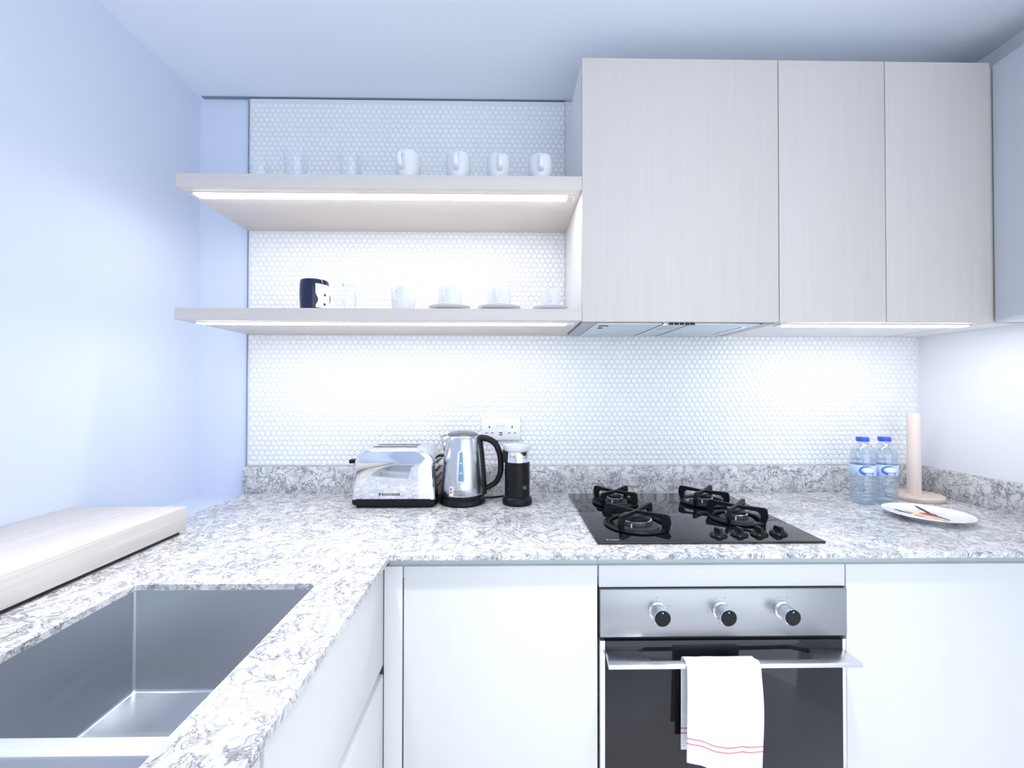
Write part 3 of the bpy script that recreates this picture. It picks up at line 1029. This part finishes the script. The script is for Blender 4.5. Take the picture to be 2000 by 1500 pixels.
# ------------------------------------------------------------------ kettle
kt = thing('kettle', 'brushed steel electric kettle with black handle and black base', 'kettle', (-0.147, -0.150, ZC))
lathe('power_base', 'black', [(0, 0.0), (0.074, 0.0), (0.0785, 0.004), (0.0785, 0.014), (0.074, 0.020), (0, 0.020)], kt)
kb = lathe('body', 'kettle', [(0.0, 0.030), (0.0715, 0.030), (0.0735, 0.034), (0.0722, 0.060), (0.0690, 0.110), (0.0640, 0.165), (0.0575, 0.212), (0.0545, 0.228), (0.0525, 0.2300), (0.0, 0.230)], kt, 64)
lathe('body_foot', 'black', [(0.0, 0.020), (0.0735, 0.020), (0.0755, 0.024), (0.0745, 0.033), (0.070, 0.0335)], kt, 64)
lathe('lid', 'darkgrey', [(0.0515, 0.2295), (0.0515, 0.234), (0.048, 0.238), (0.036, 0.2425), (0.018, 0.245), (0.0, 0.2455)], kt, 64)
def krad(zz):
    P = [(0.034, 0.0735), (0.060, 0.0722), (0.110, 0.0690), (0.165, 0.0640), (0.212, 0.0575), (0.228, 0.0545)]
    for (a, ra), (b, rb) in zip(P, P[1:]):
        if a <= zz <= b:
            return ra + (rb - ra) * (zz - a) / (b - a)
    return P[0][1] if zz < P[0][0] else P[-1][1]
def onk(x, zz, off):
    """wrap flat coordinates onto the kettle's front"""
    r = krad(zz)
    a = -PI / 2 + x / 0.068
    return Vector(((r + off) * math.cos(a), (r + off) * math.sin(a), zz))
def kpatch(name, m, poly, off, parent):
    bm = bmesh.new()
    xs = [p[0] for p in poly]; zs = [p[1] for p in poly]
    vs = [bm.verts.new(Vector((p[0], p[1], 0))) for p in poly]
    f = bm.faces.new(vs)
    r = bmesh.ops.triangulate(bm, faces=[f])
    bmesh.ops.subdivide_edges(bm, edges=list(bm.edges), cuts=3, use_grid_fill=True)
    e = bmesh.ops.extrude_face_region(bm, geom=list(bm.faces))
    up = {v for v in e['geom'] if isinstance(v, bmesh.types.BMVert)}
    for v in bm.verts:
        v.co = onk(v.co.x, v.co.y, off if v in up else -0.002)
    o = finish(bm, name, m, None, 30)
    o.parent = parent
    return o
gx = 0.001
rim = kpatch('gauge_rim', 'gauge_rim', rrect(gx - 0.0135, gx + 0.0135, 0.078, 0.186, 0.0125, 6), 0.0008, kb)
kpatch('gauge_window', 'gauge', [(gx - 0.0090, 0.086), (gx + 0.0090, 0.086), (gx + 0.0050, 0.176), (gx + 0.002, 0.180), (gx - 0.002, 0.180), (gx - 0.0050, 0.176)], 0.0014, kb)
for zz in (0.112, 0.144):
    kpatch('gauge_mark', 'print_white', rrect(gx - 0.003, gx + 0.003, zz - 0.002, zz + 0.002, 0.0015, 3), 0.0018, kb)
st = kpatch('sticker', 'print_white', rrect(-0.036, -0.0235, 0.037, 0.067, 0.001, 2), 0.0006, kb)
kpatch('sticker_mark', 'sticker_red', rrect(-0.0345, -0.0260, 0.045, 0.053, 0.003, 3), 0.0010, kb)
kpatch('sticker_mark', 'grey_ink', rrect(-0.0340, -0.0280, 0.0555, 0.0630, 0.002, 3), 0.0010, kb)
# boxed lettering in two lines
for (a, b, c_, d_) in ((-0.0205, 0.0145, 0.0550, 0.0558), (-0.0205, 0.0145, 0.0385, 0.0393), (-0.0205, -0.0197, 0.0385, 0.0558), (0.0137, 0.0145, 0.0385, 0.0558)):
    kpatch('emblem_frame', 'grey_ink', [(a, c_), (b, c_), (b, d_), (a, d_)], 0.0006, kb)
for txt_, zz in (('BLACK+', 0.0485), ('DECKER', 0.0408)):
    text('lettering', 'grey_ink', txt_, 0.0078, 0.0290, lambda x, y, z, zz=zz: onk(-0.0175 + x, zz + y, 0.0004 + z), None, 0.0001).parent = kb
# spout: open wedge at the upper left
bm = bmesh.new()
sp = [[(-0.050, 0.016, 0.178), (-0.0605, 0.0, 0.166), (-0.050, -0.016, 0.178)],
      [(-0.046, 0.025, 0.205), (-0.0715, 0.0, 0.200), (-0.046, -0.025, 0.205)],
      [(-0.042, 0.030, 0.229), (-0.0810, 0.0, 0.2265), (-0.042, -0.030, 0.229)]]
rings = []
for a, b, c_ in sp:
    pl = spline([a, ((a[0] + b[0]) / 2 - 0.004, a[1] * 0.62, (a[2] + b[2]) / 2), b, ((c_[0] + b[0]) / 2 - 0.004, c_[1] * 0.62, (c_[2] + b[2]) / 2), c_], 4)
    rings.append([bm.verts.new(p) for p in pl])
for A, B in zip(rings, rings[1:]):
    for i in range(len(A) - 1):
        bm.faces.new((A[i], A[i + 1], B[i + 1], B[i]))
so = finish(bm, 'spout', 'kettle', kt, 50)
sm = so.modifiers.new('thick', 'SOLIDIFY'); sm.thickness = 0.0014; sm.offset = 0
# handle
hp = spline([(0.046, 0, 0.216), (0.066, 0, 0.2205), (0.090, 0, 0.2155), (0.112, 0, 0.200), (0.1265, 0, 0.168), (0.1310, 0, 0.130), (0.1285, 0, 0.098), (0.1150, 0, 0.070), (0.0960, 0, 0.0560), (0.0780, 0, 0.0480), (0.0700, 0, 0.0420)], 6)
hd_ = tube('handle', 'black', hp, 0.0125, kt, n=16, flat=0.80, taper=lambda t: 1.15 - 0.25 * t)
# black spine on the body side of the handle
bm = bmesh.new()
rg = []
for i in range(14):
    zz = 0.030 + (0.224 - 0.030) * i / 13
    r = krad(zz)
    wd = 0.013 + 0.004 * (1 - i / 13)
    pts = []
    for (dx, dy) in ((-0.006, -1), (0.006, -0.9), (0.012, -0.45), (0.0135, 0), (0.012, 0.45), (0.006, 0.9), (-0.006, 1)):
        pts.append((r * 0.955 + dx, dy * wd * 1.25, zz))
    rg.append([bm.verts.new(p) for p in pts])
for A, B in zip(rg, rg[1:]):
    for i in range(len(A) - 1):
        bm.faces.new((A[i], A[i + 1], B[i + 1], B[i]))
bm.faces.new(rg[0]); bm.faces.new(rg[-1])
finish(bm, 'handle_spine', 'black', kt, 40)
bt = box('lid_button', 'black', 0.100, 0.122, -0.008, 0.008, 0.196, 0.212, None, bevel=0.003); bt.parent = hd_
tube('power_cord', 'black', spline([(0.068, 0.03, 0.008), (0.095, 0.045, 0.004), (0.130, 0.062, 0.0035), (0.165, 0.080, 0.0035), (0.190, 0.100, 0.0035)], 6), 0.0032, kt, n=8, ref=(0, 0, 1))

# ------------------------------------------------------------------ milk frother
fr = thing('milk_frother', 'black milk frother with steel collar and pale lid beside the kettle', 'frother', (0.0400, -0.168, ZC))
lathe('stand', 'black', [(0, 0), (0.049, 0), (0.0510, 0.004), (0.0510, 0.014), (0.0475, 0.022), (0.0435, 0.026), (0, 0.026)], fr)
prof = [(0.0, 0.024), (0.0420, 0.026)]
for i in range(23):
    zz = 0.030 + i * 0.0048
    prof += [(0.0422, zz), (0.0428, zz + 0.0012), (0.0428, zz + 0.0030), (0.0422, zz + 0.0042)]
prof += [(0.0420, 0.1415), (0.040, 0.1425)]
fb = lathe('jug', 'black', prof, fr, 48, smooth=30)
lathe('steel_collar', 'chrome', [(0.0405, 0.142), (0.0420, 0.1435), (0.0400, 0.150), (0.0396, 0.176), (0.0405, 0.179)], fr, 48)
bm = bmesh.new(); bx(bm, -0.050, -0.036, -0.014, 0.006, 0.140, 0.183, 0.004)
finish(bm, 'jug_grip', 'black', fr, 35)
lathe('lid', 'lid_clear', [(0.0, 0.176), (0.0395, 0.178), (0.0445, 0.181), (0.0462, 0.190), (0.0450, 0.199), (0.040, 0.202), (0.0, 0.203)], fr, 48)
bo = lathe('button', 'darkgrey', [(0, -0.0442), (0.0060, -0.0442), (0.0072, -0.0425), (0.0072, -0.036)], None, 24, 'Y', (0.0, 0, 0)); bo.parent = fr
bo.location = (0, 0, 0.060); bo.rotation_euler = (0, 0, math.radians(35))

# ------------------------------------------------------------------ double socket
so_ = thing('wall_socket', 'white double wall socket with switches and usb ports behind the kettle', 'socket', (-0.018, -0.0005, 1.1383))
pl = box('face_plate', 'socket', -0.0735, 0.0735, -0.009, 0.0, -0.0425, 0.0425, so_, bevel=0.002)
for sx in (-1, 1):
    for (dx, dz, w_, h_) in ((0, 0.007, 0.0020, 0.0042), (-0.0110, -0.016, 0.0032, 0.0019), (0.0110, -0.016, 0.0032, 0.0019)):
        q = box('socket_hole', 'dark', sx * 0.043 + dx - w_, sx * 0.043 + dx + w_, -0.0094, -0.008, dz - h_, dz + h_); q.parent = pl
    q = box('switch', 'socket', sx * 0.0105 - 0.0065, sx * 0.0105 + 0.0065, -0.0122, -0.0085, 0.010, 0.031, None, bevel=0.0012); q.parent = pl
for dz in (-0.0150, -0.0225):
    q = box('usb_port', 'dark', -0.0065, 0.0065, -0.0094, -0.008, dz - 0.0019, dz + 0.0019); q.parent = pl

# ------------------------------------------------------------------ water bottles
def bottle(x, y, label, rot):
    t = thing('water_bottle', label, 'bottle', (x, y, ZC), 'clear water bottles with blue caps', rot)
    prof = [(0.0, 0.006), (0.020, 0.003), (0.030, 0.0), (0.0345, 0.003), (0.0365, 0.010)]
    for i in range(6):
        zz = 0.016 + i * 0.0125
        prof += [(0.0368, zz), (0.0358, zz + 0.0045), (0.0352, zz + 0.0065), (0.0358, zz + 0.0085)]
    prof += [(0.0368, 0.092), (0.0362, 0.096), (0.0362, 0.132), (0.0372, 0.136), (0.0368, 0.142), (0.0360, 0.148), (0.0372, 0.153), (0.0365, 0.165), (0.0335, 0.180), (0.0265, 0.193), (0.0175, 0.201), (0.0150, 0.204), (0.0150, 0.2075), (0.0168, 0.208), (0.0168, 0.2095), (0.0145, 0.2100), (0.0145, 0.214)]
    b = lathe('bottle_body', 'pet', prof, t, 40)
    wprof = [(0.0, 0.008)] + [(r - 0.0012, z + 0.0005) for r, z in prof[2:] if z < 0.186] + [(0.0, 0.186)]
    wtr = lathe('water', 'water', wprof, t, 40)
    lathe('cap', 'blue', [(0.0172, 0.2105), (0.0186, 0.2110), (0.0186, 0.2235), (0.0176, 0.2250), (0.0, 0.2252)], t, 40)
    # wrap label with emblem on the front
    r = 0.0369
    lb = lathe('wrap_label', 'label_pale', [(r - 0.0004, 0.0965), (r, 0.0970), (r, 0.1315), (r - 0.0004, 0.132)], t, 48)
    def wrap(nm, m, poly, off):
        bm = bmesh.new()
        f = bm.faces.new([bm.verts.new((p[0], p[1], 0)) for p in poly])
        bmesh.ops.triangulate(bm, faces=[f])
        bmesh.ops.subdivide_edges(bm, edges=list(bm.edges), cuts=2, use_grid_fill=True)
        for v in bm.verts:
            a = -PI / 2 + v.co.x / r
            v.co = Vector(((r + off) * math.cos(a), (r + off) * math.sin(a), v.co.y))
        o = finish(bm, nm, m, None, 40); o.parent = lb
    ell = lambda cx, cz, a, b_, n=24: [(cx + a * math.cos(2 * PI * i / n), cz + b_ * math.sin(2 * PI * i / n)) for i in range(n)]
    wrap('emblem', 'label_blue', ell(0.002, 0.1140, 0.0215, 0.0165), 0.0003)
    wrap('emblem', 'label_pale', ell(0.0065, 0.1165, 0.0205, 0.0105), 0.0006)
    wrap('emblem', 'print_white', ell(0.0075, 0.1170, 0.0165, 0.0070), 0.0009)
    wrap('emblem', 'label_blue', rrect(-0.004, 0.0195, 0.0975, 0.1060, 0.003, 3), 0.0007)
    wrap('emblem', 'print_white', rrect(-0.0015, 0.0165, 0.0990, 0.1045, 0.002, 3), 0.0010)
    wrap('barcode', 'ink', [(-0.0285, 0.0990), (-0.0265, 0.0990), (-0.0265, 0.1050), (-0.0285, 0.1050)], 0.0004)
    o = text('lettering', 'label_blue', 'pure', 0.0060, 0.0125, lambda x, y, z: Vector((
        (r + 0.0012) * math.cos(-PI / 2 + (0.0012 + x) / r), (r + 0.0012) * math.sin(-PI / 2 + (0.0012 + x) / r), 0.1002 + y)), None)
    o.parent = lb
    return t
bottle(1.2290, -0.1720, 'clear water bottle with blue cap, farther from the towel holder', math.radians(-25))
bottle(1.3080, -0.1690, 'clear water bottle with blue cap, nearer the towel holder', math.radians(-25))

# ------------------------------------------------------------------ paper towel holder
ph = thing('paper_towel_holder', 'empty wooden paper towel holder with upright pole on round base', 'holder', (1.463, -0.115, ZC))
lathe('base', 'beech_b', [(0, 0), (0.078, 0), (0.0815, 0.004), (0.0825, 0.012), (0.079, 0.017), (0.0, 0.018)], ph, 56)
lathe('pole', 'beech', [(0, 0.016), (0.0200, 0.017), (0.0200, 0.300), (0.0190, 0.303), (0, 0.3035)], ph, 40)

# ------------------------------------------------------------------ plate with printed motif
pt = thing('plate', 'white china plate with orange and dark printed motif near the bottles', 'plate', (1.274, -0.350, ZC))
lathe('dish', 'plate_china', [(0.0, 0.004), (0.050, 0.004), (0.054, 0.0), (0.058, 0.0), (0.062, 0.005), (0.082, 0.0100), (0.103, 0.0165), (0.1055, 0.0180), (0.1045, 0.0192), (0.082, 0.0135), (0.064, 0.0098), (0.055, 0.0101), (0.0, 0.0088)], pt, 64)
def flat(nm, m, pts, zz=0.0096, rot=0.0):
    ca, sa = math.cos(rot), math.sin(rot)
    P = [(p[0] * ca - p[1] * sa, p[0] * sa + p[1] * ca) for p in pts]
    def zf(q):
        r = math.hypot(*q)
        return 0.0 if r < 0.055 else (r - 0.055) * 0.17
    bm = bmesh.new()
    A = [bm.verts.new((p[0], p[1], zz + zf(p))) for p in P]
    B = [bm.verts.new((p[0], p[1], zz - 0.0004 + zf(p))) for p in P]
    bm.faces.new(A); bm.faces.new(B[::-1])
    for i in range(len(P)):
        j = (i + 1) % len(P)
        bm.faces.new((A[i], A[j], B[j], B[i]))
    return finish(bm, nm, m, pt)
leaf = lambda cx, cy, a, b, rot, n=14: [(cx + a * math.cos(2 * PI * i / n) * math.cos(rot) - b * math.sin(2 * PI * i / n) * math.sin(rot),
                                         cy + a * math.cos(2 * PI * i / n) * math.sin(rot) + b * math.sin(2 * PI * i / n) * math.cos(rot)) for i in range(n)]
d2 = math.radians
flat('print_patch', 'peach', [(0.000, 0.058), (0.016, 0.050), (0.012, 0.020), (-0.004, 0.004), (-0.040, 0.000), (-0.020, 0.034)])
flat('print_patch', 'orange', [(0.010, 0.008), (0.014, -0.012), (-0.010, -0.018), (-0.041, -0.010), (-0.040, 0.004), (-0.012, 0.010)], 0.0098)
flat('print_patch', 'peach', [(0.010, -0.014), (0.004, -0.056), (-0.026, -0.052), (-0.040, -0.034), (-0.034, -0.014)], 0.0099)
flat('print_patch', 'orange', leaf(-0.006, -0.044, 0.020, 0.008, d2(-80)), 0.0101)
flat('print_patch', 'red', leaf(0.008, -0.004, 0.030, 0.009, d2(-78)), 0.0102)
flat('print_patch', 'red', leaf(0.022, 0.008, 0.014, 0.007, d2(-60)), 0.0102)
flat('print_patch', 'sticker_red', leaf(-0.034, -0.012, 0.014, 0.006, d2(-80)), 0.0102)
flat('print_twig', 'ink', [(0.038, 0.078), (0.043, 0.077), (0.040, 0.046), (0.020, 0.000), (0.013, -0.058), (0.009, -0.058), (0.012, 0.002), (0.032, 0.046)], 0.0105)
flat('print_twig', 'ink', [(-0.053, 0.052), (-0.048, 0.054), (-0.040, 0.034), (-0.037, 0.010), (-0.042, 0.010), (-0.047, 0.032)], 0.0105)
flat('print_twig', 'ink', [(-0.030, 0.040), (-0.027, 0.041), (-0.024, 0.018), (-0.027, 0.018)], 0.0105)


# ------------------------------------------------------------------ crockery on the shelves
def cup_prof(r0, rmax, rt, h, zmax, th=0.003):
    """outer wall up, over the rim, inside down"""
    out = [(0, 0.002), (r0 * 0.80, 0.002), (r0 * 0.84, 0.0), (r0 * 0.96, 0.0), (r0, 0.003)]
    n = 10
    for i in range(1, n + 1):
        t = i / n
        zz = 0.003 + (h - 0.003) * t
        if zz < zmax:
            r = r0 + (rmax - r0) * math.sin(PI / 2 * zz / zmax)
        else:
            r = rmax + (rt - rmax) * ((zz - zmax) / max(1e-6, h - zmax)) ** 2
        out.append((r, zz))
    out.append((rt - th * 0.5, h + 0.0008))
    ins = [(max(r - th, 0.0), max(zz, 0.006)) for r, zz in out[5:-1]]
    out += ins[::-1]
    out.append((0, 0.006))
    return out
def cup(name, label, cat, group, m, x, y, z, r0, rmax, rt, h, zmax, hz0, hz1, reach, rotz, hr=0.0045, flat_=1.6):
    t = thing(name, label, cat, (x, y, z), group, rotz)
    b = lathe('bowl', m, cup_prof(r0, rmax, rt, h, zmax), t, 48)
    R_ = rmax * 0.96
    path = spline([(0, -R_ * 0.93, hz1), (0, -R_ - reach * 0.7, hz1 + 0.003), (0, -R_ - reach, (hz0 * 0.35 + hz1 * 0.65)),
                   (0, -R_ - reach * 0.72, hz0 * 0.8 + hz1 * 0.2), (0, -R_ * 0.90, hz0)], 6)
    tube('handle', m, path, hr, t, n=10, ref=(1, 0, 0), flat=1 / flat_)
    return t
# upper shelf: four white mugs with the handles to the front
for (px0, px1, lab, sc, rz) in ((-0.3444, -0.2624, 'biggest white mug on the upper shelf, next to the glasses', 1.0, -14),
                                (-0.1835, -0.1124, 'second white mug from the glasses on the upper shelf', 0.97, -2),
                                (-0.0601, 0.0144, 'third white mug from the glasses on the upper shelf', 0.93, 8),
                                (0.0716, 0.1432, 'white mug closest to the cabinet on the upper shelf', 0.93, 0)):
    k = sc
    cup('mug', lab, 'mug', 'white mugs on the upper shelf', 'ceramic', (px0 + px1) / 2, -0.300, S1T, 0.027 * k, 0.0395 * k, 0.0375 * k, 0.088 * k, 0.052 * k, 0.030 * k, 0.070 * k, 0.024 * k, math.radians(rz), 0.0075, 2.4)
# tumblers
def tumbler(label, x, y, z, r0, r1, h, group):
    t = tag(lathe('tumbler', 'glass', [(0, 0.006), (r0 * 0.85, 0.006), (r0 - 0.001, 0.010), (r1 - 0.0016, h), (r1 - 0.0008, h + 0.0006), (r1, h), (r0, 0.004), (r0 - 0.003, 0.0), (0, 0.0)], None, 40), label, 'glass', group)
    t.location = (x, y, z)
    return t
tumbler('clear glass tumbler on the upper shelf, farthest from the white mugs', -0.7740, -0.275, S1T, 0.026, 0.031, 0.070, 'clear tumblers')
tumbler('clear glass tumbler on the upper shelf, middle one of three', -0.6500, -0.300, S1T, 0.029, 0.036, 0.086, 'clear tumblers')
tumbler('clear glass tumbler on the upper shelf, next to the biggest mug', -0.4820, -0.300, S1T, 0.028, 0.034, 0.080, 'clear tumblers')
# lower shelf
nm = thing('navy_mug', 'navy blue mug with white print on the lower shelf', 'mug', (-0.5895, -0.303, S2T))
nr, nh = 0.0425, 0.0950
lathe('bowl', 'navy', [(0, 0.003), (0.034, 0.003), (0.036, 0.0), (0.0385, 0.002), (0.0400, 0.008), (0.0418, 0.030), (nr, 0.055), (0.0418, 0.080), (0.0405, 0.0905), (0.0392, 0.0925), (0.0378, 0.0905), (0.0390, 0.05), (0.037, 0.008), (0, 0.006)], nm, 56)
def nrad(zz):
    P = [(0, 0.0385), (0.008, 0.0400), (0.030, 0.0418), (0.055, 0.0425), (0.080, 0.0418), (0.0905, 0.0405), (0.1, 0.04)]
    for (a, ra), (b, rb) in zip(P, P[1:]):
        if a <= zz <= b:
            return ra + (rb - ra) * (zz - a) / (b - a)
    return 0.04
# white printed panel on the right-hand side with a scalloped edge and small navy stars
bm = bmesh.new()
NA, NZ = 22, 34
g = {}
for i in range(NZ + 1):
    zz = 0.006 + (0.078 - 0.006) * i / NZ
    # left edge of the print as an angle from the front (-Y) towards +X
    if zz > 0.050:
        a0 = 27
    else:
        a0 = 27 + 9 * math.cos((zz - 0.030) / 0.020 * PI) * 0.5 + 6
    a1 = 115
    for j in range(NA + 1):
        a = math.radians(-90 + a0 + (a1 - a0) * j / NA)
        r = nrad(zz) + 0.0004
        # arc under the rim: the print drops away from it to the right
        g[i, j] = bm.verts.new((r * math.cos(a), r * math.sin(a), zz))
for i in range(NZ):
    for j in range(NA):
        bm.faces.new((g[i, j], g[i, j + 1], g[i + 1, j + 1], g[i + 1, j]))
finish(bm, 'printed_panel', 'print_white', nm, 60)
def npatch(poly):
    bm = bmesh.new()
    vs = []
    for a, zz in poly:
        r = nrad(zz) + 0.0008
        aa = math.radians(-90 + a)
        vs.append(bm.verts.new((r * math.cos(aa), r * math.sin(aa), zz)))
    bm.faces.new(vs)
    finish(bm, 'printed_star', 'navy', nm)
for (a, zz) in ((66, 0.046), (66, 0.018)):
    npatch([(a - 6, zz), (a, zz - 0.005), (a + 6, zz), (a, zz + 0.005)])
tube('handle', 'navy', spline([(0.006, 0.039, 0.074), (0.012, 0.062, 0.074), (0.015, 0.070, 0.052), (0.012, 0.060, 0.030), (0.006, 0.039, 0.022)], 6), 0.005, nm, n=10, ref=(1, 0, 0))
tumbler('small clear shot glass beside the navy mug on the lower shelf', -0.4820, -0.300, S2T, 0.018, 0.024, 0.085, 'clear tumblers')
for (px0, px1, lab, sauc, rz) in ((-0.3581, -0.2822, 'white cup without saucer on the lower shelf', None, -18),
                                  (-0.2109, -0.1379, 'white cup on the lower shelf, second from the navy mug', (-0.2377, -0.1156), -14),
                                  (-0.0568, 0.0165, 'white cup on the lower shelf, third from the navy mug', (-0.0838, 0.0436), -8),
                                  (0.1123, 0.1682, 'smallest white cup on the lower shelf, next to the cabinet', (0.0915, 0.1954), -6)):
    xc = (px0 + px1) / 2
    r = (px1 - px0) / 2
    zs = S2T
    yc = -0.288
    if sauc:
        sr = (sauc[1] - sauc[0]) / 2 * 1.06
        dist = {'white cup on the lower shelf, second from the navy mug': 'white saucer under the second cup from the navy mug',
                'white cup on the lower shelf, third from the navy mug': 'white saucer under the third cup from the navy mug',
                'smallest white cup on the lower shelf, next to the cabinet': 'white saucer under the smallest cup, next to the cabinet'}[lab]
        sx = xc - (0.012 if px0 > 0.1 else 0.0) * 0
        s = tag(lathe('saucer', 'ceramic', [(0, 0.004), (sr * 0.42, 0.004), (sr * 0.45, 0), (sr * 0.52, 0), (sr * 0.55, 0.004), (sr * 0.85, 0.009), (sr, 0.0150), (sr * 0.995, 0.0165), (sr * 0.80, 0.0115), (sr * 0.5, 0.0068), (0, 0.0066)], None, 48), dist, 'saucer', 'white saucers on the lower shelf')
        s.location = (sx, yc - 0.005, S2T)
        zs += 0.0067
    h = 0.066 if sauc else 0.074
    cup('cup', lab, 'cup', 'white cups on the lower shelf', 'ceramic', xc, yc, zs, r * 0.80, r, r * 0.97, h, h * 0.6, h * 0.34, h * 0.82, 0.018, math.radians(rz), 0.0042)
